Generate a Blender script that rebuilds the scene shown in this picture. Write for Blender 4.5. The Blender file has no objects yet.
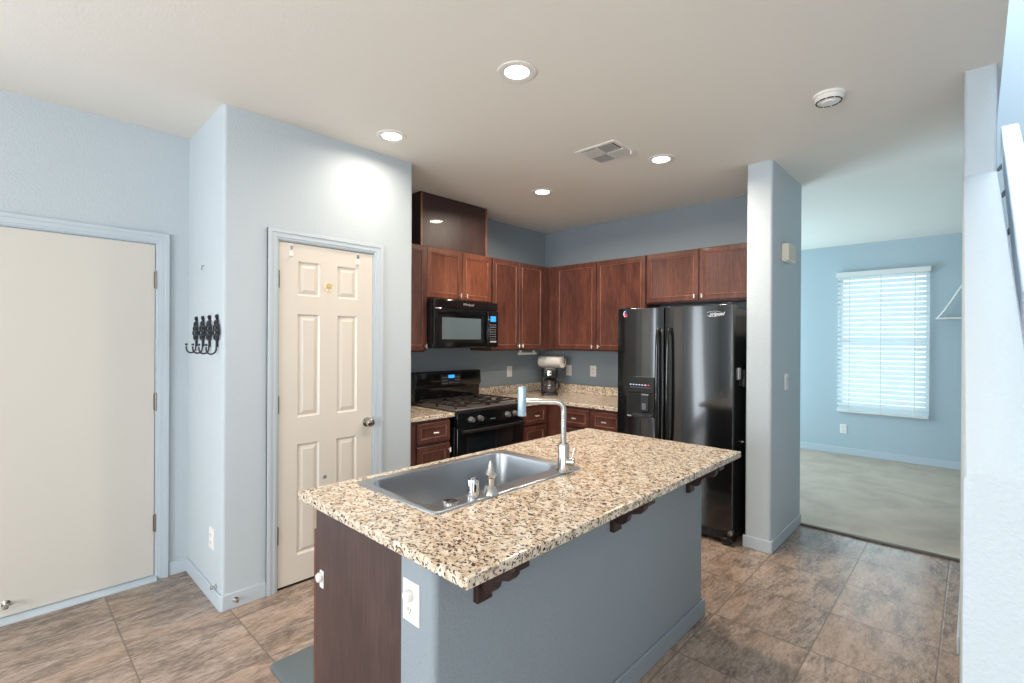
import bpy, bmesh, math, random
from mathutils import Vector, Matrix
random.seed(7)
S = bpy.context.scene
COL = S.collection
PI = math.pi

# ------------------------------------------------------------------ camera
F_PX = 487.62
CAM_H = 1.4646
def make_camera():
    y, p, r = (math.radians(a) for a in (43.507, -0.0932, 0.3189))
    F = Vector((math.cos(y)*math.cos(p), math.sin(y)*math.cos(p), math.sin(p)))
    R0 = Vector((math.sin(y), -math.cos(y), 0)); U0 = R0.cross(F)
    R = R0*math.cos(r) + U0*math.sin(r); U = U0*math.cos(r) - R0*math.sin(r)
    cd = bpy.data.cameras.new('camera'); cam = bpy.data.objects.new('camera', cd); COL.objects.link(cam)
    m = Matrix(((R.x, U.x, -F.x, 0), (R.y, U.y, -F.y, 0), (R.z, U.z, -F.z, CAM_H), (0, 0, 0, 1)))
    cam.matrix_world = m
    cd.sensor_width = 36; cd.lens = F_PX/1024*36; cd.clip_start = .03; cd.clip_end = 200
    S.camera = cam
make_camera()

# ------------------------------------------------------------------ colour helpers, world, lights
def lin(c):
    return tuple(((v/255)/12.92 if v/255 <= .04045 else ((v/255+.055)/1.055)**2.4) for v in c)
S.view_settings.view_transform = 'Standard'
try: S.view_settings.look = 'None'
except Exception: pass
S.view_settings.gamma = 1; S.view_settings.use_curve_mapping = False
S.view_settings.exposure = 0.13

w = bpy.data.worlds.new('world'); S.world = w; w.use_nodes = True
wn = w.node_tree; wn.nodes.clear()
wo = wn.nodes.new('ShaderNodeOutputWorld'); bg = wn.nodes.new('ShaderNodeBackground')
bg.inputs[0].default_value = (.80, .90, 1.0, 1); bg.inputs[1].default_value = 1.5
wn.links.new(bg.outputs[0], wo.inputs[0])

def area(name, loc, direction, sx, sy, power, color=(1, 1, 1), shape='RECTANGLE', spread=PI):
    l = bpy.data.lights.new(name, 'AREA'); l.shape = shape; l.size = sx
    if shape in ('RECTANGLE', 'ELLIPSE'): l.size_y = sy
    l.energy = power; l.color = color; l.spread = spread
    o = bpy.data.objects.new(name, l); COL.objects.link(o); o.location = loc
    o.rotation_euler = Vector(direction).to_track_quat('-Z', 'Y').to_euler()
    return o
DAY = (.86, .94, 1.0); DAYC = (.66, .90, 1.0); WARM = (1.0, .85, .70)
area('rear_fill_light', (-4.55, .6, 1.35), (1, .1, .42), 2.2, 2.0, 182, (.99,.99,1.0))  # added lamp at an unseen opening, fills the room from behind
area('family_fill_light', (-2.3, -2.95, 1.45), (.1, 1, .7), 2.6, 2.0, 66, (1.0,.99,.97))  # added lamp at an unseen opening, tilted up to lift the ceiling
area('daylight_nook_window', (-1.6, 3.62, 1.15), (0, -1, .1), 1.2, 2.0, 42, DAY)
area('living_room_fill_light', (6.2, 3.62, 1.3), (0, -1, .2), 2.0, 2.0, 95, DAYC)  # added lamp in an unseen opening to light the living room
area('daylight_blinds_window', (7.86, .84, 1.5), (-1, 0, 0), 1.1, 2.0, 16, (.75,.92,1.0))
area('stair_fill_light', (3.2, -.6, 5.1), (0, 0, -1), 3.5, .9, 85, (.84,.93,1.0))  # added lamp atop the stair void to brighten its walls

# ------------------------------------------------------------------ materials
MATS = {}
def mat(name, col, rough=.5, metal=0., spec=.5, emis=None, estr=0., coat=0., bump=None, trans=0.):
    m = bpy.data.materials.new(name); m.use_nodes = True
    nt = m.node_tree; b = nt.nodes['Principled BSDF']
    b.inputs['Base Color'].default_value = (*lin(col), 1)
    b.inputs['Roughness'].default_value = rough; b.inputs['Metallic'].default_value = metal
    b.inputs['Specular IOR Level'].default_value = spec
    b.inputs['Coat Weight'].default_value = coat
    b.inputs['Transmission Weight'].default_value = trans
    if emis:
        b.inputs['Emission Color'].default_value = (*lin(emis), 1); b.inputs['Emission Strength'].default_value = estr
    if bump:
        sc, st, dist = bump
        tc = nt.nodes.new('ShaderNodeTexCoord'); n = nt.nodes.new('ShaderNodeTexNoise')
        n.inputs['Scale'].default_value = sc; n.inputs['Detail'].default_value = 3
        nt.links.new(tc.outputs['Object'], n.inputs['Vector'])
        bp = nt.nodes.new('ShaderNodeBump'); bp.inputs['Strength'].default_value = st; bp.inputs['Distance'].default_value = dist
        nt.links.new(n.outputs['Fac'], bp.inputs['Height']); nt.links.new(bp.outputs['Normal'], b.inputs['Normal'])
    MATS[name] = m
    return m
class NT:
    def __init__(s, m): s.nt = m.node_tree; s.b = s.nt.nodes['Principled BSDF']
    def n(s, t, **k):
        x = s.nt.nodes.new(t)
        for a, v in k.items(): setattr(x, a, v)
        return x
    def l(s, a, b): s.nt.links.new(a, b)
    def coord(s, scale=(1,1,1), rot=(0,0,0), src=None):
        mp = s.n('ShaderNodeMapping'); mp.inputs['Scale'].default_value = scale; mp.inputs['Rotation'].default_value = rot
        if src is None: src = s.n('ShaderNodeTexCoord').outputs['Object']
        s.l(src, mp.inputs['Vector']); return mp.outputs[0]
    def noise(s, vec, scale, detail=3, rough=.5, dist=0):
        x = s.n('ShaderNodeTexNoise'); x.inputs['Scale'].default_value = scale; x.inputs['Detail'].default_value = detail
        x.inputs['Roughness'].default_value = rough; x.inputs['Distortion'].default_value = dist; s.l(vec, x.inputs['Vector']); return x.outputs['Fac']
    def ramp(s, fac, stops, interp='LINEAR'):
        x = s.n('ShaderNodeValToRGB'); x.color_ramp.interpolation = interp; e = x.color_ramp.elements
        while len(e) > len(stops): e.remove(e[-1])
        while len(e) < len(stops): e.new(1)
        for i, (p, c) in enumerate(stops): e[i].position = p; e[i].color = (*lin(c), 1) if len(c) == 3 else c
        s.l(fac, x.inputs[0]); return x.outputs[0]
    def mix(s, fac, a, b):
        x = s.n('ShaderNodeMix', data_type='RGBA')
        if isinstance(fac, float): x.inputs[0].default_value = fac
        else: s.l(fac, x.inputs[0])
        for i, v in ((6, a), (7, b)):
            if isinstance(v, tuple): x.inputs[i].default_value = (*lin(v), 1)
            else: s.l(v, x.inputs[i])
        return x.outputs[2]
    def math(s, op, a, b=None):
        x = s.n('ShaderNodeMath', operation=op)
        for i, v in ((0, a), (1, b)):
            if v is None: continue
            if isinstance(v, (int, float)): x.inputs[i].default_value = v
            else: s.l(v, x.inputs[i])
        return x.outputs[0]
    def bump(s, h, strength, dist, normal=None):
        x = s.n('ShaderNodeBump'); x.inputs['Strength'].default_value = strength; x.inputs['Distance'].default_value = dist
        s.l(h, x.inputs['Height'])
        if normal is not None: s.l(normal, x.inputs['Normal'])
        s.l(x.outputs[0], s.b.inputs['Normal']); return x.outputs[0]
    def color(s, c): s.l(c, s.b.inputs['Base Color'])

BW, WH = (0,0,0,1), (1,1,1,1)
def paint(name, c, rough=.6, st=.35):
    m = mat(name, c, rough, spec=.35); t = NT(m); v = t.coord()
    a = t.noise(v, 95, 3, .55); k = t.ramp(a, [(.42, BW), (.60, WH)])
    t.bump(k, st, .0018); return m
paint('wall_paint', (187, 198, 205))
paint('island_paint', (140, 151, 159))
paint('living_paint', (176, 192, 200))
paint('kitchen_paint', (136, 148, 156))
paint('ceiling_paint', (232, 229, 222), .8, .12)
mat('trim_paint', (188, 200, 209), .4)
mat('white_trim', (222, 222, 220), .4)
mat('door_paint', (214, 208, 198), .35)
mat('garage_door_paint', (206, 203, 195), .4)
mat('nickel', (196, 193, 188), .22, 1.)
mat('hinge_metal', (130, 126, 120), .35, .9)
mat('pull_metal', (225, 222, 216), .35, .6)
mat('chrome', (215, 215, 215), .08, 1.)
mat('steel', (172, 177, 182), .3, .92)
mat('dark_metal', (52, 56, 62), .4, .6)
mat('black_gloss', (15, 17, 19), .09, spec=.6, coat=.2)
mat('fridge_black', (18, 20, 22), .12, spec=.9, coat=.45)
mat('black_satin', (24, 26, 28), .35)
mat('black_matte', (14, 14, 14), .7)
mat('black_glass', (20, 26, 30), .05, spec=.8)
mat('microwave_glass', (92, 106, 112), .12, spec=.6)
mat('grate_iron', (52, 48, 46), .4, .3)
mat('cooktop_worn', (128, 122, 118), .28, .5)
mat('knob_grey', (120, 120, 122), .35, .6)
mat('button_grey', (120, 124, 130), .5)
mat('display_blue', (20, 60, 130), .3, emis=(50, 150, 255), estr=1.6)
mat('led_white', (200, 210, 230), .3, emis=(200, 215, 255), estr=1.5)
mat('led_red', (200, 60, 60), .3, emis=(255, 90, 80), estr=1.5)
mat('logo_silver', (215, 218, 222), .3, .5)
mat('white_plastic', (232, 231, 226), .35)
mat('beige_plastic', (214, 208, 192), .4)
mat('vent_metal_shaded', (176, 174, 168), .45)  # louvres greyed: dark lines between the slats put into the colour
mat('slot_dark', (60, 58, 55), .6)
mat('paper', (226, 222, 214), .9, bump=(60, .3, .002))
mat('lens', (255, 250, 240), .5, emis=(255, 246, 232), estr=14)
mat('blue_protector', (176, 204, 222), .25, .5)
mat('mat_rubber', (96, 108, 112), .8, bump=(160, .5, .002))
mat('threshold_metal', (90, 84, 78), .4, .7)
mat('sticker_red', (200, 50, 50), .4); mat('sticker_blue', (40, 60, 150), .4); mat('sticker_white', (235, 235, 235), .4)
mat('rosette', (232, 222, 190), .7); mat('rosette_core', (214, 180, 90), .6)
mat('gray_bracket', (130, 136, 142), .35, .7)
mat('window_frame', (235, 238, 240), .4)
def pane_mat():
    m = bpy.data.materials.new('glass'); m.use_nodes = True; nt = m.node_tree; nt.nodes.clear()
    o = nt.nodes.new('ShaderNodeOutputMaterial'); mx = nt.nodes.new('ShaderNodeMixShader'); f = nt.nodes.new('ShaderNodeFresnel')
    t = nt.nodes.new('ShaderNodeBsdfTransparent'); g = nt.nodes.new('ShaderNodeBsdfGlossy'); g.inputs['Roughness'].default_value = .02
    nt.links.new(f.outputs[0], mx.inputs[0]); nt.links.new(t.outputs[0], mx.inputs[1]); nt.links.new(g.outputs[0], mx.inputs[2]); nt.links.new(mx.outputs[0], o.inputs[0])
    MATS['glass'] = m
pane_mat()
mat('coffee_glass', (70, 66, 64), .05, spec=.7)
mat('white_rail', (236, 240, 244), .4)
mat('rope', (232, 232, 228), .8)
mat('gap_shade', (24, 22, 20), .9)

def slat_mat():
    m = bpy.data.materials.new('slat'); m.use_nodes = True; nt = m.node_tree; nt.nodes.clear()
    o = nt.nodes.new('ShaderNodeOutputMaterial'); mx = nt.nodes.new('ShaderNodeMixShader')
    d = nt.nodes.new('ShaderNodeBsdfDiffuse'); t = nt.nodes.new('ShaderNodeBsdfTranslucent')
    d.inputs[0].default_value = (.86, .90, .90, 1); t.inputs[0].default_value = (.80, .88, .90, 1)
    mx.inputs[0].default_value = .5
    nt.links.new(d.outputs[0], mx.inputs[1]); nt.links.new(t.outputs[0], mx.inputs[2]); nt.links.new(mx.outputs[0], o.inputs[0])
    MATS['slat'] = m
slat_mat()

def wood(name, dark, mid, light, rough=.33):
    m = mat(name, mid, rough, spec=.45, coat=.12); t = NT(m)
    v = t.coord((1, 1, .08)); a = t.noise(v, 120, 4, .6)
    v2 = t.coord((1, 1, .35)); b = t.noise(v2, 7, 3, .6, .6)
    s = t.math('ADD', t.math('MULTIPLY', a, .55), t.math('MULTIPLY', b, .45))
    t.color(t.ramp(s, [(.36, dark), (.50, mid), (.64, light)])); t.bump(a, .12, .001)
    return m
wood('cherry', (62, 35, 29), (86, 51, 42), (106, 66, 54))
wood('cherry_lit', (80, 43, 31), (108, 61, 43), (130, 80, 58))  # cherry with the light on the doors put into the colour
wood('cherry_edge', (104, 66, 54), (134, 88, 72), (160, 110, 92), .4)
wood('espresso', (44, 28, 27), (60, 40, 37), (74, 50, 46), .42)
def chipped(name):
    t = NT(MATS[name]); v = t.coord(); big = t.noise(v, 2.2, 2, .5); n = t.noise(v, 42, 4, .7)
    k = t.ramp(t.math('ADD', n, t.math('MULTIPLY', big, .35)), [(.925, BW), (.94, WH)])
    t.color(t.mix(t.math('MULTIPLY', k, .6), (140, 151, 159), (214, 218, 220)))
chipped('island_paint')
wood('end_panel', (56, 40, 38), (68, 50, 47), (80, 60, 56), .45)
wood('dark_walnut', (34, 22, 20), (48, 32, 28), (62, 42, 36), .35)
def worn_panel():
    m = MATS['end_panel']; t = NT(m)
    old = m.node_tree.nodes['Principled BSDF'].inputs['Base Color'].links[0].from_socket
    v = t.coord((1, 1, .45)); s = t.noise(v, 26, 5, .75)
    k = t.ramp(s, [(.735, BW), (.755, WH)]); t.color(t.mix(k, old, (196, 184, 176)))
worn_panel()

def granite():
    m = mat('granite', (210, 190, 160), .16, spec=.5, coat=.15); t = NT(m)
    v = t.coord(); 
    wv = t.n('ShaderNodeTexNoise'); wv.inputs['Scale'].default_value = 40; t.l(v, wv.inputs['Vector'])
    ad = t.n('ShaderNodeVectorMath', operation='MULTIPLY_ADD'); t.l(wv.outputs['Color'], ad.inputs[0]); ad.inputs[1].default_value = (.03,.03,.03); t.l(v, ad.inputs[2])
    dv = ad.outputs[0]
    base = t.ramp(t.noise(dv, 34, 4, .6), [(.34, (176, 154, 130)), (.42, (204, 187, 163)), (.52, (220, 206, 186)), (.66, (232, 224, 210))])
    tan = t.ramp(t.noise(dv, 9, 3, .6, .5), [(.60, BW), (.70, WH)])
    c = t.mix(t.math('MULTIPLY', tan, .4), base, (190, 154, 108))
    grey = t.ramp(t.noise(t.coord((1,1,1), (.4,.7,.2), dv), 60, 3, .55), [(.60, BW), (.64, WH)])
    c = t.mix(t.math('MULTIPLY', grey, .7), c, (150, 132, 118))
    vo = t.n('ShaderNodeTexVoronoi', feature='F1'); vo.inputs['Scale'].default_value = 125; vo.inputs['Randomness'].default_value = 1
    t.l(t.coord((1, .55, 1), (0, 0, .6), dv), vo.inputs['Vector'])
    sp = t.n('ShaderNodeSeparateColor'); t.l(vo.outputs['Color'], sp.inputs[0])
    sel = t.math('GREATER_THAN', sp.outputs[0], .62)
    near = t.math('LESS_THAN', vo.outputs['Distance'], .48)
    k = t.math('MULTIPLY', sel, near)
    c = t.mix(t.math('MULTIPLY', k, .95), c, (50, 39, 36))
    vb = t.n('ShaderNodeTexVoronoi', feature='F1'); vb.inputs['Scale'].default_value = 170
    t.l(t.coord((.6, 1, 1), (.3, 0, 1.1), dv), vb.inputs['Vector'])
    sb = t.n('ShaderNodeSeparateColor'); t.l(vb.outputs['Color'], sb.inputs[0])
    kb = t.math('MULTIPLY', t.math('GREATER_THAN', sb.outputs[1], .72), t.math('LESS_THAN', vb.outputs['Distance'], .45))
    c = t.mix(t.math('MULTIPLY', kb, .85), c, (100, 80, 68))
    t.color(c)
granite()

def tile():
    m = mat('tile', (150, 130, 115), .34, spec=.45); t = NT(m)
    tc = t.n('ShaderNodeTexCoord'); sx = t.n('ShaderNodeSeparateXYZ'); t.l(tc.outputs['Object'], sx.inputs[0])
    P = .4475
    ux = t.math('DIVIDE', t.math('SUBTRACT', sx.outputs[0], .42-20*P), P)
    uy = t.math('DIVIDE', t.math('SUBTRACT', sx.outputs[1], .115-20*P), P)
    fx = t.math('FRACT', ux); fy = t.math('FRACT', uy)
    def near(f):
        a = t.math('ABSOLUTE', t.math('SUBTRACT', f, .5)); return t.math('SUBTRACT', .5, a)
    d = t.math('MINIMUM', near(fx), near(fy))
    gr = t.ramp(d, [(.005, WH), (.009, BW)])
    cx = t.n('ShaderNodeCombineXYZ'); t.l(t.math('FLOOR', ux), cx.inputs[0]); t.l(t.math('FLOOR', uy), cx.inputs[1])
    wn_ = t.n('ShaderNodeTexWhiteNoise', noise_dimensions='3D'); t.l(cx.outputs[0], wn_.inputs['Vector'])
    ad = t.n('ShaderNodeVectorMath', operation='MULTIPLY_ADD'); t.l(wn_.outputs['Color'], ad.inputs[0]); ad.inputs[1].default_value = (7, 7, 7); t.l(tc.outputs['Object'], ad.inputs[2])
    v = t.coord((1, 3.0, 1), (0, 0, .5), ad.outputs[0])
    a = t.noise(v, 4.2, 10, .72, .5); b = t.noise(v, 22, 8, .75, .4)
    s = t.math('ADD', t.math('MULTIPLY', a, .55), t.math('MULTIPLY', b, .45))
    c = t.ramp(s, [(.36, (88, 77, 70)), (.45, (126, 111, 101)), (.52, (156, 140, 128)), (.59, (178, 162, 149)), (.68, (202, 189, 176))])
    hue = t.ramp(t.noise(v, 2.1, 3, .5), [(.42, BW), (.62, WH)])
    c = t.mix(t.math('MULTIPLY', hue, .28), c, (176, 146, 122))
    c = t.mix(t.math('MULTIPLY', gr, .8), c, (112, 98, 87))
    t.color(c)
    h = t.math('ADD', t.math('MULTIPLY', b, .4), t.math('SUBTRACT', 1.0, gr))
    t.bump(h, .35, .002)
    t.l(t.ramp(b, [(.4, (105,105,105)), (.6, (142,142,142))]), t.b.inputs['Roughness'])
tile()
def carpet(name, a, b):
    m = mat(name, a, .95, spec=.1); t = NT(m); v = t.coord()
    n1 = t.noise(v, 3, 4, .6, .5); n2 = t.noise(v, 160, 2, .6)
    s = t.math('ADD', t.math('MULTIPLY', n1, .6), t.math('MULTIPLY', n2, .4))
    t.color(t.ramp(s, [(.38, a), (.62, b)])); t.bump(n2, .8, .006)
carpet('carpet', (182, 168, 154), (206, 192, 176))
carpet('stair_carpet', (52, 56, 66), (120, 110, 104))

# ------------------------------------------------------------------ mesh builder
def wm(o):
    m = o.matrix_basis.copy()
    if o.parent: m = wm(o.parent) @ m
    return m
class MB:
    def __init__(s): s.bm = bmesh.new()
    def face(s, vs): 
        try: return s.bm.faces.new([s.bm.verts.new(v) for v in vs])
        except ValueError: pass
    def box(s, x0, x1, y0, y1, z0, z1):
        if x0 > x1: x0, x1 = x1, x0
        if y0 > y1: y0, y1 = y1, y0
        if z0 > z1: z0, z1 = z1, z0
        v = [s.bm.verts.new(p) for p in ((x0,y0,z0),(x1,y0,z0),(x1,y1,z0),(x0,y1,z0),(x0,y0,z1),(x1,y0,z1),(x1,y1,z1),(x0,y1,z1))]
        for f in ((3,2,1,0),(4,5,6,7),(0,1,5,4),(1,2,6,5),(2,3,7,6),(3,0,4,7)): s.bm.faces.new([v[i] for i in f])
        return s
    def prism(s, poly, a, b, axis='z'):
        def P(p, h):
            return (p[0], p[1], h) if axis == 'z' else ((p[0], h, p[1]) if axis == 'y' else (h, p[0], p[1]))
        A = [s.bm.verts.new(P(p, a)) for p in poly]; B = [s.bm.verts.new(P(p, b)) for p in poly]; n = len(poly)
        s.bm.faces.new(A); s.bm.faces.new(B)
        for i in range(n): s.bm.faces.new([A[i], A[(i+1) % n], B[(i+1) % n], B[i]])
        return s
    def loops(s, loops, cap0=True, cap1=True):
        L = [[s.bm.verts.new(p) for p in l] for l in loops]; n = len(L[0])
        for a, b in zip(L, L[1:]):
            for i in range(n): s.bm.faces.new([a[i], a[(i+1) % n], b[(i+1) % n], b[i]])
        if cap0: s.bm.faces.new(L[0])
        if cap1: s.bm.faces.new(L[-1])
        return s
    def cyl(s, p0, p1, r, r2=None, seg=20):
        return s.tube([p0, p1], [r, r if r2 is None else r2], seg)
    def tube(s, pts, r, seg=12):
        pts = [Vector(p) for p in pts]; n = len(pts)
        rs = r if isinstance(r, (list, tuple)) else [r]*n
        d0 = (pts[1]-pts[0]).normalized(); up = Vector((0,0,1)) if abs(d0.z) < .9 else Vector((1,0,0))
        u = d0.cross(up).normalized(); L = []
        for i, p in enumerate(pts):
            d = (pts[min(i+1, n-1)]-pts[max(i-1, 0)])
            d = d.normalized() if d.length > 1e-9 else d0
            u = (u - d*u.dot(d)).normalized(); v = d.cross(u)
            L.append([p + (u*math.cos(2*PI*k/seg) + v*math.sin(2*PI*k/seg))*rs[i] for k in range(seg)])
        return s.loops(L)
    def lathe(s, prof, c, axis='z', seg=28):
        L = []
        for r, h in prof:
            r = max(r, 1e-4); l = []
            for k in range(seg):
                a = 2*PI*k/seg; x, y = r*math.cos(a), r*math.sin(a)
                if axis == 'z': l.append((c[0]+x, c[1]+y, c[2]+h))
                elif axis == 'y': l.append((c[0]+x, c[1]+h, c[2]+y))
                else: l.append((c[0]+h, c[1]+x, c[2]+y))
            L.append(l)
        return s.loops(L)
    def build(s, name, m, parent=None, bevel=0., seg=2, world=True, ang=35):
        bm = s.bm
        bmesh.ops.recalc_face_normals(bm, faces=bm.faces)
        me = bpy.data.meshes.new(name); o = bpy.data.objects.new(name, me)
        if parent is not None:
            o.parent = parent
            if world: bm.transform(wm(parent).inverted())
        else:
            xs = [v.co for v in bm.verts]
            c = Vector(((min(v.x for v in xs)+max(v.x for v in xs))/2, (min(v.y for v in xs)+max(v.y for v in xs))/2, min(v.z for v in xs)))
            bm.transform(Matrix.Translation(-c)); o.location = c
        bm.to_mesh(me); bm.free(); COL.objects.link(o)
        me.polygons.foreach_set('use_smooth', [True]*len(me.polygons))
        me.set_sharp_from_angle(angle=math.radians(ang))
        me.materials.append(MATS[m])
        if bevel:
            b = o.modifiers.new('bevel', 'BEVEL'); b.width = bevel; b.segments = seg; b.limit_method = 'ANGLE'; b.angle_limit = math.radians(40)
        return o
def tag(o, label, cat, group=None):
    o['label'] = label; o['category'] = cat
    if group: o['group'] = group
    return o
def thing(name, label, cat, loc, rotz=0, group=None):
    o = bpy.data.objects.new(name, None); COL.objects.link(o); o.empty_display_size = .1
    o.location = loc; o.rotation_euler = (0, 0, rotz)
    return tag(o, label, cat, group)
def struct_empty(name, loc, rotz=0):
    o = bpy.data.objects.new(name, None); COL.objects.link(o); o.location = loc; o.rotation_euler = (0, 0, rotz)
    o['kind'] = 'structure'; o.empty_display_size = .1; return o
def struct(name, mb, m, bevel=0., **k):
    o = mb.build(name, m, None, bevel, **k); o['kind'] = 'structure'; return o
def kids(o): return [c for c in bpy.data.objects if c.parent == o]
def copy_tree(o, parent=None):
    c = o.copy(); COL.objects.link(c); c.parent = parent
    for ch in kids(o): copy_tree(ch, c)
    return c
def dup(o, loc, label, group=None, rotz=None):
    c = copy_tree(o); c.location = loc; c['label'] = label
    if rotz is not None: c.rotation_euler[2] = rotz
    if group: c['group'] = group
    return c
def box(*a): return MB().box(*a)
def text_mesh(name, body, size, m, parent, loc, rot, depth=.0006, shear=0., sx=1.):
    cu = bpy.data.curves.new(name, 'FONT'); cu.body = body; cu.size = size; cu.extrude = depth; cu.shear = shear
    cu.align_x = 'CENTER'; cu.align_y = 'CENTER'
    t = bpy.data.objects.new(name+'_tmp', cu); COL.objects.link(t)
    bpy.context.view_layer.update()
    me = bpy.data.meshes.new_from_object(t.evaluated_get(bpy.context.evaluated_depsgraph_get()))
    bpy.data.objects.remove(t); bpy.data.curves.remove(cu)
    o = bpy.data.objects.new(name, me); COL.objects.link(o); o.parent = parent
    o.location = loc; o.rotation_euler = rot; o.scale = (sx, 1, 1)
    me.materials.clear(); me.materials.append(MATS[m]); return o
def rrect(x0, x1, y0, y1, r, z, n=6):
    out = []
    for cx, cy, a0 in ((x1-r, y1-r, 0), (x0+r, y1-r, PI/2), (x0+r, y0+r, PI), (x1-r, y0+r, 3*PI/2)):
        for k in range(n+1):
            a = a0 + PI/2*k/n; out.append((cx+r*math.cos(a), cy+r*math.sin(a), z))
    return out
def arc(cx, cy, r, a0, a1, n=6):
    return [(cx+r*math.cos(math.radians(a0+(a1-a0)*k/n)), cy+r*math.sin(math.radians(a0+(a1-a0)*k/n))) for k in range(n+1)]

# ------------------------------------------------------------------ room shell
C = 2.73
YL, X1, YP, XP = 3.61, .83, 2.93, 2.046
XK, YK = 4.44, 3.683
XC, YC0, YC1, XCB = 3.687, 1.02, 1.19, 4.46
XF = 7.59
r_ = .02
struct('floor', box(-4.6, 4.45, -3.0, YK, -.1, 0), 'tile')
bpy.data.objects['floor'].location = (0, 0, 0)
bpy.data.objects['floor'].data.transform(Matrix.Translation(((-4.6+4.45)/2, (-3+YK)/2, -.1)))
struct('floor_carpet', box(4.45, XF, -2.0, 3.5, -.1, .012), 'carpet')
cb = MB(); cb.box(-4.6, XF, -.085, YK, C, C+.12); cb.box(-4.6, 1.0, -3.0, -.085, C, C+.12); cb.box(5.5, XF, -2.0, -.085, C, C+.12)
struct('ceiling', cb, 'ceiling_paint')
# left wall with garage door and an opening for the nook window
g0, g1, gt = -.25, .665, 2.046
wl = MB(); wl.box(g1, X1, YL, YL+.12, 0, C); wl.box(g0, g1, YL, YL+.12, gt, C); wl.box(-1.0, g0, YL, YL+.12, 0, C)
wl.box(-2.2, -1.0, YL, YL+.12, 2.15, C); wl.box(-4.6, -2.2, YL, YL+.12, 0, C)
struct('wall_left', wl, 'wall_paint')
d0, d1, dt = 1.114, 1.736, 2.045
wp = MB()
wp.prism([(X1, YL+.02)] + [(X1+r_ - r_*math.cos(math.radians(a)), YP+r_ - r_*math.sin(math.radians(a))) for a in (0,15,30,45,60,75,90)] + [(d0, YP), (d0, YP+.1), (X1+.1, YP+.1), (X1+.1, YL+.02)], 0, C)
wp.box(d0, d1, YP, YP+.1, dt, C)
wp.prism([(d1, YP+.1), (d1, YP)] + arc(XP-r_, YP+r_, r_, 270, 360) + [(XP, YK), (XP-.1, YK), (XP-.1, YP+.1)], 0, C)
struct('wall_pantry', wp, 'wall_paint')
struct('wall_pantry_back', box(X1+.1, XP-.1, YK-.05, YK+.05, 0, C), 'wall_paint')
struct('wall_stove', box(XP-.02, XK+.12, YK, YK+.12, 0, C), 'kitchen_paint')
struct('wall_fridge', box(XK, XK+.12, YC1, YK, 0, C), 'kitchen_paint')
wc = MB(); rr = .018
wc.prism(arc(XC+rr, YC0+rr, rr, 180, 270) + [(XCB, YC0), (XCB, YC1)] + arc(XC+rr, YC1-rr, rr, 90, 180), 0, C)
struct('wall_column', wc, 'wall_paint')
# living room beyond
wy0, wy1, wz0, wz1 = .388, 1.306, .60, 2.33
wf = MB(); wf.box(XF, XF+.14, -2.0, wy0, 0, C); wf.box(XF, XF+.14, wy1, 3.6, 0, C); wf.box(XF, XF+.14, wy0, wy1, 0, wz0); wf.box(XF, XF+.14, wy0, wy1, wz1, C)
struct('wall_far', wf, 'living_paint')
wv = MB(); wv.box(4.56, 5.2, 3.5, 3.62, 0, C); wv.box(7.2, XF, 3.5, 3.62, 0, C); wv.box(5.2, 7.2, 3.5, 3.62, 2.3, C); wv.box(5.2, 7.2, 3.5, 3.62, 0, .3)
struct('wall_far_left', wv, 'living_paint')
struct('wall_far_right', box(4.5, XF, -2.12, -2.0, 0, C), 'living_paint')
# stair side: wall between hall and stairs, sloping knee wall, stair enclosure
KX, KZ, SX = 1.25, 1.235, 3.1
PL, PR = .043, -.068
struct('wall_stair', MB().prism(arc(SX+.015, PL-.015, .015, 90, 180) + arc(SX+.015, PR+.015, .015, 180, 270) + [(4.5, PR), (4.5, PL)], 0, C), 'wall_paint')
kz1 = 2.245
kn = MB()
def kl(x, yl, yr, zt):
    e = .014
    return [(x, yl, 0), (x, yl, zt-e), (x, yl-e*.3, zt-e*.3), (x, yl-e, zt), (x, yr+e, zt), (x, yr+e*.3, zt-e*.3), (x, yr, zt-e), (x, yr, 0)]
NK = 8
kn.loops([kl(KX+.0, .0135, -.090+.002, KZ-.012), kl(KX+.012, .0145, -.0915, KZ+.003)] + [kl(KX+(SX+.002-KX)*i/NK, .0145+(PL+.002-.0145)*i/NK, -.092+(PR-.004+.092)*i/NK, KZ+(kz1-KZ)*i/NK) for i in range(1, NK+1)])
struct('wall_stair_knee', kn, 'wall_paint')
struct('wall_stair_outer', box(.9, 5.5, -1.22, -1.1, 0, 5.2), 'wall_paint')
struct('wall_stair_end', box(5.38, 5.5, -1.1, -.085, 0, 5.2), 'wall_paint')
us = MB(); us.box(1.0, 5.5, -.085, .03, C+.12, 5.2); us.box(.88, 1.0, -1.1, .03, C+.12, 5.2)
struct('wall_stair_upper', us, 'wall_paint')
# rear and family room walls with openings added for the fill lamps
wr = MB(); wr.box(-4.72, -4.6, 1.75, YL+.12, 0, C); wr.box(-4.72, -4.6, -3.0, -.55, 0, C); wr.box(-4.72, -4.6, -.55, 1.75, 2.4, C); wr.box(-4.72, -4.6, -.55, 1.75, 0, .3)
struct('wall_rear', wr, 'wall_paint')
wq = MB(); wq.box(-4.6, -3.65, -3.12, -3.0, 0, C); wq.box(-.95, 1.12, -3.12, -3.0, 0, C); wq.box(-3.65, -.95, -3.12, -3.0, 2.5, C); wq.box(-3.65, -.95, -3.12, -3.0, 0, .4)
struct('wall_family', wq, 'wall_paint')
struct('wall_family_right', box(1.0, 1.12, -3.0, -1.22, 0, C), 'wall_paint')

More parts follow.
